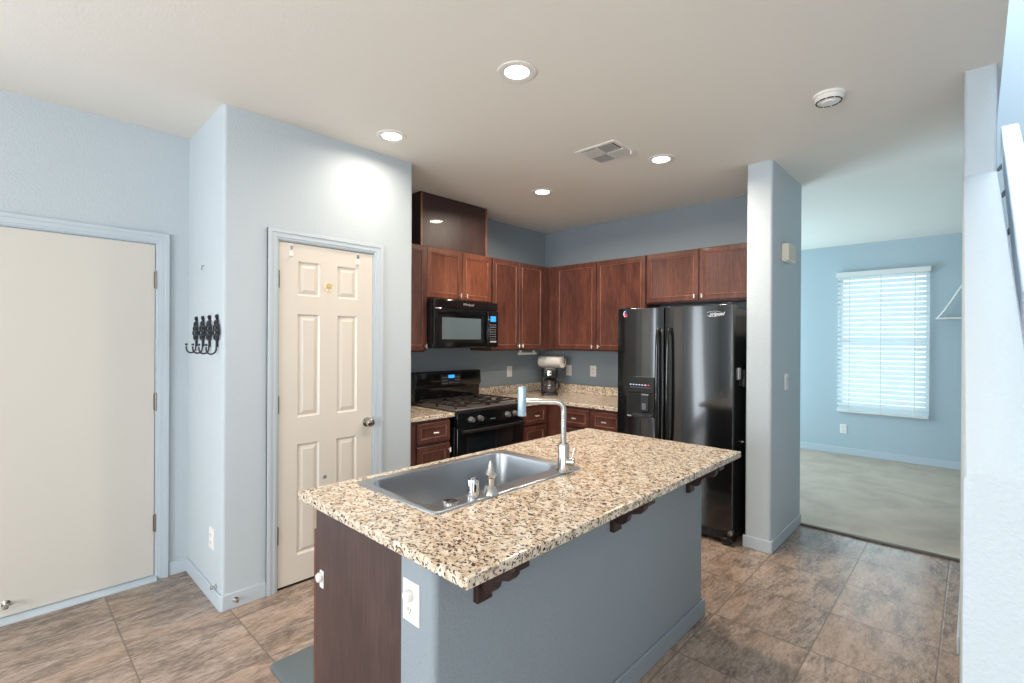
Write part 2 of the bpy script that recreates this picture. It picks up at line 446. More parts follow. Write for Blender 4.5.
# baseboards
bh, bt = .085, .012
def base(name, mb, m='trim_paint'): return struct(name, mb, m, .004)
base('baseboard_left', box(.727, X1, YL-bt, YL, 0, bh))
b = MB(); b.box(X1-bt, X1, YP-.001, YL, 0, bh); b.prism([(X1-bt, YP+.004), (X1-bt+.006, YP-.006), (X1+.004, YP-bt), (X1+.004, YP), (X1, YP+.004)], 0, bh); b.box(X1+.002, 1.053, YP-bt, YP, 0, bh)
base('baseboard_pantry', b)
base('baseboard_pantry_right', box(1.79, XP+.004, YP-bt, YP, 0, bh))
b = MB(); b.prism([(XC-bt, YC1+.01), (XC-bt, YC0-.002), (XC-.003, YC0-bt), (XCB, YC0-bt), (XCB, YC0), (XC+.005, YC0), (XC, YC0+.005), (XC, YC1+.01)], 0, bh)
base('baseboard_column', b, 'trim_paint')
base('baseboard_far', box(XF-bt, XF, -2.0, 3.5, .012, .10))
base('baseboard_stair', box(SX+.01, 4.5, PL, PL+bt, 0, bh), 'trim_paint')
struct('trim_carpet_threshold', box(4.425, 4.462, PL+.013, YC0-.013, 0, .014), 'threshold_metal', .004)

# ------------------------------------------------------------------ door casings (stepped profile), mitred look
def casing(name, x0, x1, zt, yw, w_=.060):
    # outward direction is -y; stepped profile
    m = MB()
    for a, b2, t in ((0, w_, .010), (.012, w_, .015), (w_-.022, w_, .020)):
        m.prism([(x0-b2, 0), (x0-a, 0), (x0-a, zt+a), (x1+a, zt+a), (x1+a, 0), (x1+b2, 0), (x1+b2, zt+b2), (x0-b2, zt+b2)], yw-t, yw, 'y')
    # jambs
    m.box(x0-.002, x0+.006, yw, yw+.09, 0, zt); m.box(x1-.006, x1+.002, yw, yw+.09, 0, zt); m.box(x0, x1, yw, yw+.09, zt-.006, zt+.002)
    return struct(name, m, 'trim_paint', .002)
casing('trim_1', g0, g1, gt, YL)
casing('trim_2', d0, d1, dt, YP)

def hinge(parent, x, y, z, hh=.09):
    m = MB(); m.cyl((x, y, z-hh/2), (x, y, z+hh/2), .0065, seg=12)
    for k in (-1, 1): m.cyl((x, y, z+k*(hh/2)), (x, y, z+k*(hh/2+.006)), .0045, seg=12)
    m.box(x-.012, x, y+.003, y+.006, z-hh/2, z+hh/2)
    return m.build('hinge', 'hinge_metal', parent)
# garage door: flush slab hinged on the right
gd = struct_empty('door_1', ((g0+g1)/2, YL+.03, 0))
box(g0+.008, g1-.010, YL+.006, YL+.045, .028, gt-.012).build('door_slab', 'garage_door_paint', gd, .002)
for z in (1.822, 1.081, .344): hinge(gd, g1-.004, YL+.0, z, .10)
k = MB(); k.lathe([(.0, -.055), (.011, -.054), (.013, -.046), (.008, -.04), (.008, -.008), (.018, -.004), (.018, 0)], (.03, YL+.006, .095), 'y'); k.build('door_stop', 'nickel', gd)
k = MB(); k.lathe([(.0, -.065), (.02, -.062), (.028, -.05), (.026, -.035), (.012, -.028), (.012, -.008), (.03, -.006), (.032, 0)], (g0+.07, YL+.006, .95), 'y'); k.build('door_knob', 'nickel', gd)
struct('trim_3', MB().prism([(YL-.035, 0), (YL-.035, .006), (YL-.01, .022), (YL+.09, .024), (YL+.09, 0)], g0, g1, 'x'), 'trim_paint')

# pantry door: six raised panels
def six_panel(parent, x0, x1, z0, z1, yf, panels, m):
    mb = MB(); t_ = .035
    xs = sorted(set([x0, x1] + [p[0] for p in panels] + [p[1] for p in panels])); zs = sorted(set([z0, z1] + [p[2] for p in panels] + [p[3] for p in panels]))
    for i in range(len(xs)-1):
        for j in range(len(zs)-1):
            a, b2, c, d = xs[i], xs[i+1], zs[j], zs[j+1]
            pan = any(abs(p[0]-a) < 1e-6 and abs(p[1]-b2) < 1e-6 and abs(p[2]-c) < 1e-6 and abs(p[3]-d) < 1e-6 for p in panels)
            if not pan: mb.face([(a, yf, c), (b2, yf, c), (b2, yf, d), (a, yf, d)])
    for a, b2, c, d in panels:
        L = []
        for ins, dep in ((0, 0), (.010, .011), (.015, .011), (.036, .002)):
            ins = min(ins, (b2-a)*.32)
            L.append([(a+ins, yf+dep, c+ins), (b2-ins, yf+dep, c+ins), (b2-ins, yf+dep, d-ins), (a+ins, yf+dep, d-ins)])
        mb.loops(L, cap0=False)
    mb.face([(x0, yf+t_, z0), (x0, yf+t_, z1), (x1, yf+t_, z1), (x1, yf+t_, z0)])
    for q in (((x0,z0),(x0,z1)), ((x1,z0),(x1,z1)), ((x0,z0),(x1,z0)), ((x0,z1),(x1,z1))):
        (a, c), (b2, d) = q; mb.face([(a, yf, c), (b2, yf, d), (b2, yf+t_, d), (a, yf+t_, c)])
    bmesh.ops.remove_doubles(mb.bm, verts=mb.bm.verts, dist=1e-5)
    return mb.build('door_slab', m, parent, ang=20)
pd = struct_empty('door_2', ((d0+d1)/2, YP+.03, 0))
yd = YP+.004
pans = []
for a, b2 in ((1.230, 1.367), (1.479, 1.617)):
    pans += [(a, b2, 1.727, 1.932), (a, b2, 1.000, 1.617), (a, b2, .175, .838)]
six_panel(pd, d0+.008, d1-.008, .014, dt-.010, yd, pans, 'door_paint')
for z in (1.816, 1.085, .323): hinge(pd, d0+.003, YP-.003, z, .095)
k = MB(); k.lathe([(.0, -.066), (.014, -.065), (.025, -.058), (.028, -.046), (.024, -.034), (.011, -.026), (.011, -.008), (.030, -.005), (.032, 0)], (1.690, yd, .919), 'y')
k.build('door_knob', 'nickel', pd)
box(d1-.007, d1-.001, YP-.003, YP+.002, .89, .95).build('strike_plate', 'nickel', pd, .001)
MB().lathe([(.0, -.006), (.008, -.005), (.012, -.001), (.012, 0)], (1.403, yd, .61), 'y').build('screw_cap', 'button_grey', pd)
box(d0+.006, d1-.006, YP+.005, YP+.08, 0.0, .004).build('floor_gap_shade', 'gap_shade', pd)  # dark sheet standing in for the shade under the door
# over-door hooks and paper rosette
def over_hook(x, label):
    t = thing('over_door_hook', label, 'hook', (x, yd, 1.99), 0, 'over-door hooks on the pantry door')
    m = MB(); m.box(x-.010, x+.010, yd-.003, yd-.0005, 1.955, 2.032); m.box(x-.007, x+.007, yd-.016, yd-.003, 1.955, 1.959)
    m.box(x-.007, x+.007, yd-.018, yd-.015, 1.955, 1.975); m.build('hook_plate', 'white_plastic', t, .001)
    box(x-.008, x+.008, yd-.006, yd-.003, 1.995, 2.02).build('clip', 'nickel', t, .001)
over_hook(1.190, 'white over-door hook at the top of the pantry door, left one near the hinges')
over_hook(1.618, 'white over-door hook at the top of the pantry door, right one above the knob side')
ro = thing('paper_flower', 'small cream and yellow flower ornament stuck high on the pantry door', 'ornament', (1.422, yd, 1.789))
m = MB()
for i in range(6):
    a = i*PI/3; c = (1.422+.018*math.cos(a), 1.795+.018*math.sin(a))
    m.prism([(c[0]+.013*math.cos(q), c[1]+.013*math.sin(q)) for q in [j*PI/4 for j in range(8)]], yd-.004, yd-.0005, 'y')
m.build('petals', 'rosette', ro)
MB().lathe([(0, -.008), (.008, -.006), (.010, 0)], (1.422, yd-.001, 1.795), 'y').build('flower_centre', 'rosette_core', ro)
MB().tube([(1.422, yd-.002, 1.782), (1.418, yd-.002, 1.755), (1.410, yd-.002, 1.735)], .0018, 8).build('stem', 'rosette', ro)

# ------------------------------------------------------------------ cabinets
def panel_front(mb, x0, x1, z0, z1, y0, levels, t_=.02):
    """front of a door/drawer: nested rectangles, y0 is the front plane, +y goes in"""
    L = [[(x0, y0+t_, z0), (x1, y0+t_, z0), (x1, y0+t_, z1), (x0, y0+t_, z1)]]
    for ins, dep in levels: L.append([(x0+ins, y0+dep, z0+ins), (x1-ins, y0+dep, z0+ins), (x1-ins, y0+dep, z1-ins), (x0+ins, y0+dep, z1-ins)])
    return mb.loops(L)
def door_front(parent, x0, x1, z0, z1, y0, m='cherry', fr=.040, name='door'):
    """local coordinates of the cabinet; returns door with its inner bead as a sub-part"""
    d = panel_front(MB(), x0, x1, z0, z1, y0, [(0, .003), (.003, 0), (fr, 0), (fr+.006, .007), (fr+.010, .008)]).build(name, m, parent, world=False, ang=20)
    i = fr+.004; j = i+.006
    L = [(x0+i, z0+i, x1-i, z1-i), (x0+j, z0+j, x1-j, z1-j)]
    bd = MB()
    (a, b2, c, e), (a2, b3, c2, e2) = L
    bd.box(a, c, y0+.001, y0+.008, b2, b3); bd.box(a, c, y0+.001, y0+.008, e2, e); bd.box(a, a2, y0+.001, y0+.008, b3, e2); bd.box(c2, c, y0+.001, y0+.008, b3, e2)
    bd.build('bead', 'cherry_edge' if m.startswith('cherry') else m, d, .002, world=False)  # lighter bead: worn edge and its highlight put into the colour
    return d
def tbar(parent, x, z, y0, horiz=False, ln=.035):
    m = MB(); m.cyl((x, y0, z), (x, y0-.024, z), .0042, seg=10)
    if horiz: m.cyl((x-ln/2*1.3, y0-.026, z), (x+ln/2*1.3, y0-.026, z), 0.0065, seg=10)
    else: m.cyl((x, y0-.026, z-ln/2), (x, y0-.026, z+ln/2), 0.0065, seg=10)
    return m.build('handle', 'pull_metal', parent, world=False)
def cabinet(name, label, origin, rotz, W, H, D, doors, m='cherry', z0=0, toe=0., group=None, gap=.004, drawers=()):
    """origin: left-front-bottom corner of the face frame; doors: (x0,x1,z0,z1,handle x or None,handle z)"""
    t = thing(name, label, 'cabinet', origin, rotz, group)
    bd = MB()
    if toe: bd.box(0, W, 0, D, toe, H); bd.box(0, W, .07, D, 0, toe)
    else: bd.box(0, W, 0, D, 0, H)
    bd.build('body', m, t, .0015, world=False)
    for x0, x1, a, b2, hx, hz in doors:
        d = door_front(t, x0, x1, a, b2, -.0205, m)
        if hx is not None: tbar(d, hx, hz, -.0205)
    for x0, x1, a, b2 in drawers:
        d = door_front(t, x0, x1, a, b2, -.0205, m, .030, 'drawer')
        tbar(d, (x0+x1)/2, (a+b2)/2, -.0205, True)
    return t
YU = 3.39; XU = 4.15; UB, UT = 1.365, 2.268
dp = YK-.002-YU
cabinet('wall_cabinet', 'narrow tall cherry wall cabinet beside the end of the pantry wall', (XP+.004, YU, UB), 0, 2.492-XP-.004, UT-UB, dp, [(.01, .452, .012, UT-UB-.008, .43, .05)])
cabinet('wall_cabinet', 'short cherry wall cabinet with two doors coloured as if lit above the microwave', (2.494, YU, 1.822), 0, .772, UT-1.822, dp,
        [(.008, .398, .010, UT-1.822-.008, .366, .045), (.402, .764, .010, UT-1.822-.008, .438, .045)], m='cherry_lit')
cabinet('wall_cabinet', 'tall cherry wall cabinet with two doors right of the microwave', (3.268, YU, UB), 0, XU-3.268-.001, UT-UB, dp,
        [(.010, .388, .012, UT-UB-.008, .366, .048), (.392, .768, .012, UT-UB-.008, .42, .048)])
R90 = -PI/2
dx = XK-.002-XU
cabinet('wall_cabinet', 'tall cherry wall cabinet with two wide doors left of the refrigerator', (XU, YU-.002, UB), R90, YU-.002-2.218, UT-UB, dx,
        [(.115, .622, .012, UT-UB-.008, .594, .044), (.632, 1.166, .012, UT-UB-.008, .668, .044)])
cabinet('wall_cabinet', 'short cherry wall cabinet with two doors above the refrigerator', (XU, 2.214, 1.808), R90, 2.214-1.196, UT-1.808, dx,
        [(.010, .493, .012, UT-1.808-.008, .464, .048), (.500, 1.008, .012, UT-1.808-.008, .530, .048)])
# vent chase above microwave cabinet
vc = thing('vent_chase_box', 'dark glossy wooden box rising from above the microwave cabinet to the ceiling', 'vent cover', (2.85, 3.40, UT))
box(2.452, 3.216, 3.40, YK-.002, UT+.001, C-.004).build('box_panels', 'espresso', vc, .001)
for xa, xb in ((2.450, 2.466), (3.200, 3.218)): box(xa, xb, 3.392, 3.401, UT+.001, C-.004).build('corner_trim', 'cherry_edge', vc, .001)

# base cabinets
T = .89; TB = T-.033
YB = 3.022; XB = 3.70
cabinet('base_cabinet', 'cherry base cabinet with one drawer and door left of the range', (XP+.004, YB, 0), 0, 2.466-XP-.004, TB-.001, YK-.002-YB,
        [(.098, .408, .115, .660, .392, .61)], toe=.10, drawers=[(.098, .408, .682, .835)])
cabinet('base_cabinet', 'cherry base cabinet with drawer and door right of the range', (3.300, YB, 0), 0, XB-3.300-.002, TB-.001, YK-.002-YB,
        [(.030, .350, .115, .660, None, 0)], toe=.10, drawers=[(.030, .350, .682, .835)])
cabinet('base_cabinet', 'corner cherry base cabinet with two drawers left of the refrigerator', (XB, YB-.002, 0), R90, YB-.002-2.212, TB-.001, XK-.002-XB,
        [(.20, .485, .115, .650, None, 0), (.52, .81, .115, .650, None, 0)], toe=.10, drawers=[(.20, .485, .672, .830), (.52, .81, .672, .830)])
# worktops
wt = thing('worktop', 'short speckled granite worktop left of the range', 'worktop', (2.27, 3.3, TB))
box(XP+.002, 2.505, 2.998, YK-.001, TB, T).build('slab', 'granite', wt, .004)
box(XP+.002, 2.505, YK-.022, YK-.001, T, T+.092).build('backsplash', 'granite', wt, .003)
wt = thing('worktop', 'L-shaped speckled granite worktop in the kitchen corner under the wall outlets', 'worktop', (3.9, 3.3, TB))
MB().prism([(3.298, 2.998), (3.675, 2.998), (3.675, 2.212), (XK-.001, 2.212), (XK-.001, YK-.001), (3.298, YK-.001)], TB, T).build('slab', 'granite', wt, .004)
m = MB(); m.box(3.298, XK-.022, YK-.022, YK-.001, T, T+.092); m.box(XK-.022, XK-.001, 2.212, YK-.001, T, T+.092)
m.build('backsplash', 'granite', wt, .003)

# ------------------------------------------------------------------ range
RX0, RX1, RY = 2.512, 3.292, 2.985
rg = thing('gas_range', 'black freestanding gas range with worn cooktop and four front knobs', 'stove', ((RX0+RX1)/2, 3.32, 0))
m = MB(); m.box(RX0, RX1, RY+.03, 3.66, .03, .895)
for x in (RX0+.04, RX1-.04):
    for y in (RY+.08, 3.6): m.cyl((x, y, 0), (x, y, .03), .016, seg=12)
m.build('body', 'black_satin', rg, .003)
m = MB(); m.prism([(RY-.012, .770), (RY-.005, .880), (RY+.012, .900), (RY+.06, .900), (RY+.06, .770)], RX0, RX1, 'x')
cpn = m.build('control_panel', 'black_gloss', rg, .002)
for x in (2.650, 2.749, 3.074, 3.170):
    kb = MB(); kb.lathe([(.0, -.036), (.019, -.036), (.021, -.030), (.023, -.008), (.026, -.004), (.026, .002)], (x, RY-.012, .820), 'y', 20)
    kb.box(x-.004, x+.004, RY-.052, RY-.044, .802, .838)
    kb.build('knob', 'knob_grey', rg, .001)
box(2.87, 2.93, RY-.0125, RY-.0105, .800, .806).build('panel_mark', 'button_grey', rg)
od = MB(); od.box(RX0+.004, RX1-.004, RY-.006, RY+.029, .225, .762); od = od.build('oven_door', 'black_gloss', rg, .005)
box(2.62, 3.15, RY-.0085, RY-.006, .36, .665).build('oven_window', 'black_glass', od, .003)
hm = MB(); hm.tube([(RX0+.03+ (RX1-RX0-.06)*i/16, RY-.038-.012*math.sin(PI*i/16), .735-.002*math.sin(PI*i/16)) for i in range(17)], .014, 12)
for x in (RX0+.045, RX1-.045): hm.cyl((x, RY-.006, .735), (x, RY-.040, .735), .012, seg=12)
hm.build('handle', 'black_satin', od)
box(RX0+.004, RX1-.004, RY-.004, RY+.029, .05, .215).build('storage_drawer', 'black_gloss', rg, .005)
ct = MB(); ct.box(RX0, RX1, RY+.01, 3.56, .896, .908); ct.build('cooktop', 'cooktop_worn', rg, .004)
for x in (2.69, 3.08):
    for y in (3.14, 3.42):
        bn = MB(); bn.lathe([(.05, 0), (.05, .006), (.036, .008), (.036, .016), (.0, .018)], (x, y, .908)); bn.build('burner', 'black_matte', rg)
def grate(x0, x1):
    g = MB(); z0, z1 = .929, .941; t2 = .006; y0, y1 = RY+.05, 3.52
    for y in (y0, (y0+y1)/2, y1): g.box(x0, x1, y-t2, y+t2, z0, z1)
    for x in (x0, x1): g.box(x-t2, x+t2, y0, y1, z0, z1)
    for cy in ((y0*3+y1)/4, (y0+y1*3)/4):
        cx = (x0+x1)/2
        for a in range(4):
            aa = a*PI/2+PI/4; 
        g.box(x0, cx-.03, cy-t2, cy+t2, z0, z1+.003); g.box(cx+.03, x1, cy-t2, cy+t2, z0, z1+.003)
        g.box(cx-t2, cx+t2, cy-(y1-y0)/4, cy-.03, z0, z1+.003); g.box(cx-t2, cx+t2, cy+.03, cy+(y1-y0)/4, z0, z1+.003)
    for x in (x0, x1):
        for y in (y0, (y0+y1)/2, y1): g.box(x-.008, x+.008, y-.008, y+.008, .908, z0)
    g.build('grate', 'grate_iron', rg, .002)
grate(RX0+.03, (RX0+RX1)/2-.012); grate((RX0+RX1)/2+.012, RX1-.03)
m = MB(); m.prism([(3.565, .905), (3.565, 1.030), (3.545, 1.040), (3.540, 1.060), (3.548, 1.168), (3.560, 1.180), (3.640, 1.180), (3.655, 1.16), (3.655, .905)], RX0+.004, RX1-.004, 'x')
bgd = m.build('backguard', 'black_gloss', rg, .004)
box(2.79, 3.02, 3.5385, 3.546, 1.052, 1.150).build('display_panel', 'black_satin', bgd, .001)
box(2.875, 2.945, 3.5365, 3.54, 1.115, 1.143).build('clock_display', 'display_blue', bgd)
m = MB()
for i in range(3):
    for j in range(3): m.box(2.805+i*.022, 2.818+i*.022, 3.5372, 3.540, 1.064+j*.026, 1.074+j*.026); m.box(2.955+i*.020, 2.967+i*.020, 3.5372, 3.540, 1.064+j*.026, 1.074+j*.026)
for i in range(3): m.box(2.882+i*.022, 2.896+i*.022, 3.5372, 3.54, 1.068, 1.078)
m.build('buttons', 'button_grey', bgd)

# ------------------------------------------------------------------ microwave
MX0, MX1, MZ0, MZ1, MY = 2.508, 3.264, 1.397, 1.818, 3.28
mw = thing('microwave', 'black over-the-range microwave with grey glass window and blue clock', 'microwave', ((MX0+MX1)/2, 3.45, MZ0))
box(MX0, MX1, MY+.035, YK-.003, MZ0, MZ1).build('body', 'black_satin', mw, .003)
box(MX0, MX1, MY+.004, MY+.035, 1.745, MZ1).build('vent_band', 'black_gloss', mw, .006)
dr = panel_front(MB(), MX0, 3.118, MZ0+.006, 1.741, MY, [(0, .006), (.006, 0), (.045, 0), (.052, .004)], .034).build('door', 'black_gloss', mw, .002)
box(2.595, 3.045, MY+.0015, MY+.006, 1.474, 1.662).build('window', 'microwave_glass', dr, .001)
h = MB(); h.tube([(3.118-.012*math.sin(PI*i/12), MY-.006-.036*math.sin(PI*i/12), 1.425+.30*i/12) for i in range(13)], .010, 12); h.build('handle', 'black_gloss', dr)
cp = box(3.122, MX1, MY+.001, MY+.035, MZ0+.006, 1.741).build('control_panel', 'black_gloss', mw, .004)
box(3.165, 3.232, MY-.0005, MY+.003, 1.642, 1.692).build('clock_display', 'display_blue', cp)
m = MB()
for j in range(7):
    for i in range(3): m.box(3.160+i*.028, 3.176+i*.028, MY-.0005, MY+.002, 1.475+j*.022, 1.484+j*.022)
m.build('keypad', 'button_grey', cp)
box(3.158, 3.240, MY-.0006, MY+.002, 1.447, 1.462).build('start_strip', 'logo_silver', cp)
for xa in (2.60, 2.98): box(xa, xa+.18, 3.36, 3.52, MZ0-.003, MZ0).build('grease_filter', 'nickel', mw)
text_mesh('logo', 'Whirlpool', .030, 'logo_silver', mw, (2.892-(MX0+MX1)/2, MY+.0035-3.45, 1.782-MZ0), (PI/2, 0, 0), shear=.3)

# ------------------------------------------------------------------ refrigerator (faces -X)
FX, FY0, FY1, FZ = 3.60, 1.25, 2.195, 1.735
fr = thing('refrigerator', 'black side-by-side refrigerator with ice and water dispenser', 'refrigerator', (4.0, (FY0+FY1)/2, 0), R90)
m = MB(); m.box(FX+.075, 4.40, FY0+.004, FY1-.004, .03, FZ-.02)
for x in (FX+.13, 4.33):
    for y in (FY0+.06, FY1-.06): m.cyl((x, y, 0), (x, y, .03), .02, seg=12)
m.build('body', 'black_gloss', fr, .006)
def fdoor(name, ya, yb):
    n = 10; bow = .010
    pts = [(FX + bow*((2*i/n-1)**2)**1.0, ya+(yb-ya)*i/n) for i in range(n+1)]
    pts = [(FX+.068, ya)] + [(FX+bow+.012, ya), (FX+bow+.003, ya+.003)] + pts[1:-1] + [(FX+bow+.003, yb-.003), (FX+bow+.012, yb), (FX+.068, yb)]
    return MB().prism(pts, .105, FZ).build(name, 'fridge_black', fr, .003, ang=25)
fz_ = fdoor('freezer_door', 1.779, FY1); fd = fdoor('refrigerator_door', FY0, 1.771)
def fhandle(parent, y, s):
    m = MB(); pts = []
    for i in range(15):
        q = i/14; pts.append((FX-.012-.030*math.sin(PI*q)**.3, y+s*.002, .66+.91*q))
    m.tube(pts, .0125, 12)
    m.cyl((FX+.01, y, .675), (FX-.02, y, .675), .014, seg=12); m.cyl((FX+.01, y, 1.555), (FX-.02, y, 1.555), .014, seg=12)
    return m.build('handle', 'black_gloss', parent)
fhandle(fz_, 1.812, 1); fhandle(fd, 1.728, -1)
# dispenser
dy0, dy1 = 1.858, 2.090
m = MB(); m.box(FX-.004, FX+.008, dy0-.006, dy1+.006, 1.048, 1.176)
m.box(FX-.003, FX+.008, dy0-.006, dy0+.006, .845, 1.05); m.box(FX-.003, FX+.008, dy1-.006, dy1+.006, .845, 1.05)
dsp = m.build('dispenser_panel', 'black_satin', fz_, .003)
m = MB(); m.box(FX-.0015, FX+.006, dy0+.004, dy1-.004, .862, 1.050); m.build('dispenser_cavity', 'black_matte', fz_)
m = MB(); m.prism([(FX-.028, .852), (FX-.028, .866), (FX-.006, .872), (FX+.004, .90), (FX+.004, .852)], dy0+.004, dy1-.05, 'y'); 
m.build('drip_tray', 'dark_metal', fz_, .002)
m = MB(); m.prism([(FX-.018, .90), (FX-.010, 1.03), (FX+.003, 1.045), (FX+.003, .89)], 1.895, 1.965, 'y'); m.build('dispenser_lever', 'dark_metal', fz_, .004)
box(FX-.024, FX-.018, 1.912, 1.948, .915, .965).build('lever_pad', 'knob_grey', fz_, .002)
box(FX-.006, FX+.002, dy0, dy1, .848, .858).build('dispenser_lip', 'logo_silver', fz_, .002)
m = MB()
for i in range(6): m.box(FX-.0055, FX-.003, 2.055-i*.026, 2.063-i*.026, 1.108, 1.115)
m.build('indicator_lights', 'led_white', dsp)
m = MB()
for i in range(2): m.box(FX-.0055, FX-.003, 1.918-i*.022, 1.926-i*.022, 1.108, 1.115)
m.build('red_lights', 'led_red', dsp)
m = MB()
for i in range(8): m.box(FX-.005, FX-.003, 2.050-i*.024, 2.064-i*.024, 1.088, 1.093)
m.build('panel_text', 'button_grey', dsp)
# bottom grille, hinge covers, bracket
m = MB(); m.box(FX+.03, FX+.08, FY0+.01, FY1-.01, .028, .098)
for i in range(16): m.box(FX+.024, FX+.03, FY0+.05+i*.05, FY0+.08+i*.05, .045, .080)
m.build('base_grille', 'black_satin', fr, .003)
m = MB(); m.box(FX-.004, FX+.07, FY0-.002, FY0+.075, .015, .055); m.box(FX-.006, FX+.05, FY0+.004, FY0+.035, .055, .088); m.build('foot_cover', 'black_satin', fr, .006)
m = MB(); m.box(FX-.002, FX+.03, FY0-.004, FY0+.012, .085, .115); m.box(FX+.0, FX+.03, FY0-.002, FY0+.03, .095, .104); m.build('lower_hinge', 'nickel', fr, .002)
for ya in (FY0+.01, FY1-.07): box(FX+.02, FX+.12, ya, ya+.06, FZ, FZ+.016).build('hinge_cover', 'black_satin', fr, .004)
def frl(x, y, z): return ((FY0+FY1)/2 - y, x-4.0, z)   # world point to fridge local
text_mesh('logo', 'Whirlpool', .036, 'logo_silver', fr, frl(FX+.0025, 1.388, 1.668), (PI/2, 0, 0), shear=.3, depth=.001)
m = MB(); pts = []
for i in range(20):
    a = PI*.15+1.7*PI*i/19; pts.append((FX+.001, 1.384+.058*math.cos(a), 1.670+.019*math.sin(a)))
m.tube(pts, .0008, 6); m.build('logo_ring', 'logo_silver', fr)
# sticker
st = MB(); st.prism([(2.105+.032*math.cos(a), 1.692+.030*math.sin(a)) for a in [k*PI/10 for k in range(20)]], FX+.004, FX+.0085, 'x'); st = st.build('round_sticker', 'sticker_white', fr)
m = MB(); m.prism([(2.105+.026*math.cos(a), 1.690+.024*math.sin(a)) for a in [PI+k*PI/10 for k in range(11)]], FX+.003, FX+.0045, 'x'); m.build('sticker_red_half', 'sticker_red', st)
m = MB(); m.prism([(2.105+.026*math.cos(a), 1.694+.024*math.sin(a)) for a in [k*PI/10 for k in range(6)]] + [(2.105, 1.694)], FX+.003, FX+.0045, 'x'); m.build('sticker_blue_quarter', 'sticker_blue', st)
# magnets on fridge side
box(3.715, 3.765, FY0-.004, FY0+.004, 1.19, 1.275).build('side_label', 'sticker_white', fr, .001)
m = MB(); m.box(3.805, 3.835, FY0-.018, FY0+.004, 1.13, 1.26); m.build('side_latch', 'black_satin', fr, .004)
MB().lathe([(.0, -.018), (.010, -.016), (.012, 0)], (3.80, FY0+.002, .725), 'y').build('side_button', 'nickel', fr)

# ------------------------------------------------------------------ island
IX0, IX1, IY0, IY1 = .782, 2.690, .888, 1.857
IT = .89; IB = IT-.032
BX0, BX1, BY0, BYm, BY1 = .812, 2.608, 1.056, 1.210, 1.766
isl = thing('kitchen_island', 'grey-blue plastered kitchen island with dark wooden cabinet end', 'island', ((BX0+BX1)/2, 1.4, 0))
rb = .02
m = MB(); m.prism(arc(BX0+rb, BY0+rb, rb, 180, 270) + arc(BX1-rb, BY0+rb, rb, 270, 360) + [(BX1, BYm), (BX0, BYm)], 0, IB-.001)
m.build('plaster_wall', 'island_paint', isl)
m = MB(); m.box(BX0+.001, BX0+.019, BYm, BY1, 0, IB-.001)
ep = m.build('end_panel', 'end_panel', isl, .001); ep['label'] = 'scuffed brown end panel'
m = MB(); m.box(BX1-.02, BX1, BYm, BY1, .0, IB-.001); m.box(BX0+.02, BX1-.02, BYm+.001, BY1-.02, .10, .115); m.box(BX0+.02, BX1-.02, BYm+.001, BY1-.07, .0, .10)
m.box(BX0+.02, .99, BY1-.018, BY1, .82, IB-.001); m.box(1.81, BX1-.02, BY1-.018, BY1, .82, IB-.001); m.box(BX0+.02, BX1-.02, BY1-.02, BY1, .10, .13)
for x in (1.25, 1.78, 2.2): m.box(x-.02, x+.02, BY1-.02, BY1, .13, .66 if x < 2 else .82)
m.build('cabinet_body', 'dark_walnut', isl, .001)
def isl_door(x0, x1, z0, z1, nm):
    # faces +Y : build mirrored
    d = panel_front(MB(), x0, x1, z0, z1, 0, [(0, .003), (.003, 0), (.055, 0), (.061, .007), (.065, .008)])
    d.bm.transform(Matrix.Translation((0, BY1+.022, 0)) @ Matrix.Scale(-1, 4, (0, 1, 0)))
    o = d.build(nm, 'cherry', isl)
    h = MB(); xm = (x0+x1)/2; h.cyl((xm-.03, BY1+.048, z1-.05), (xm+.03, BY1+.048, z1-.05), .005, seg=10); h.cyl((xm, BY1+.02, z1-.05), (xm, BY1+.048, z1-.05), .004, seg=10); h.build('handle', 'nickel', o)
isl_door(BX0+.002, 1.245, .11, .758, 'door'); isl_door(1.255, 1.775, .11, .758, 'door'); isl_door(1.785, 2.195, .11, .758, 'door'); isl_door(2.205, BX1-.004, .11, .758, 'door')
isl_door(1.255, 1.775, .770, .85, 'drawer'); isl_door(1.785, 2.195, .770, .85, 'drawer'); isl_door(2.205, BX1-.004, .770, .85, 'drawer')
m = MB(); m.box(BX0+.01, BX1+.013, BY0-.013, BY0, 0, .085); m.box(BX1, BX1+.013, BY0, BY1, 0, .085)
m.build('baseboard', 'island_paint', isl, .004)
# white latch on the end panel
m = MB(); m.box(BX0-.004, BX0+.001, 1.700, 1.728, .565, .627); lt = m.build('latch_plate', 'white_plastic', isl, .002)
m = MB(); m.lathe([(.0, -.016), (.014, -.014), (.018, -.006), (.016, 0)], (BX0-.004, 1.717, .603), 'x'); m.build('latch_knob', 'white_plastic', isl)
# corbels
def corbel(x0):
    w2 = .060; zt = IB-.001; yb = BY0
    prof = [(yb, zt), (yb, .702), (yb-.020, .702), (yb-.020, .740)]
    prof = [(yb, zt), (yb, .702), (yb-.020, .702), (yb-.020, .745)]
    prof += [(yb-.035, .737), (yb-.055, .742), (yb-.068, .756), (yb-.074, .776), (yb-.088, .790), (yb-.110, .796), (yb-.130, .802), (yb-.142, .818), (yb-.144, .838), (yb-.166, .838), (yb-.166, zt)]
    leg = MB(); 
    leg.box(x0, x0+w2, yb-.020, yb, .702, zt); leg.box(x0, x0+w2, yb-.166, yb-.02, zt-.016, zt)
    c = leg.build('corbel', 'dark_walnut', isl, .002)
    s = MB(); s.prism([(yb-.020, zt-.02), (yb-.020, .742)] + prof[4:-2] + [(yb-.144, zt-.016)], x0+.012, x0+w2-.012, 'x'); s.build('scroll', 'dark_walnut', c, .003)
for x in (.954, 1.686, 2.396): corbel(x)

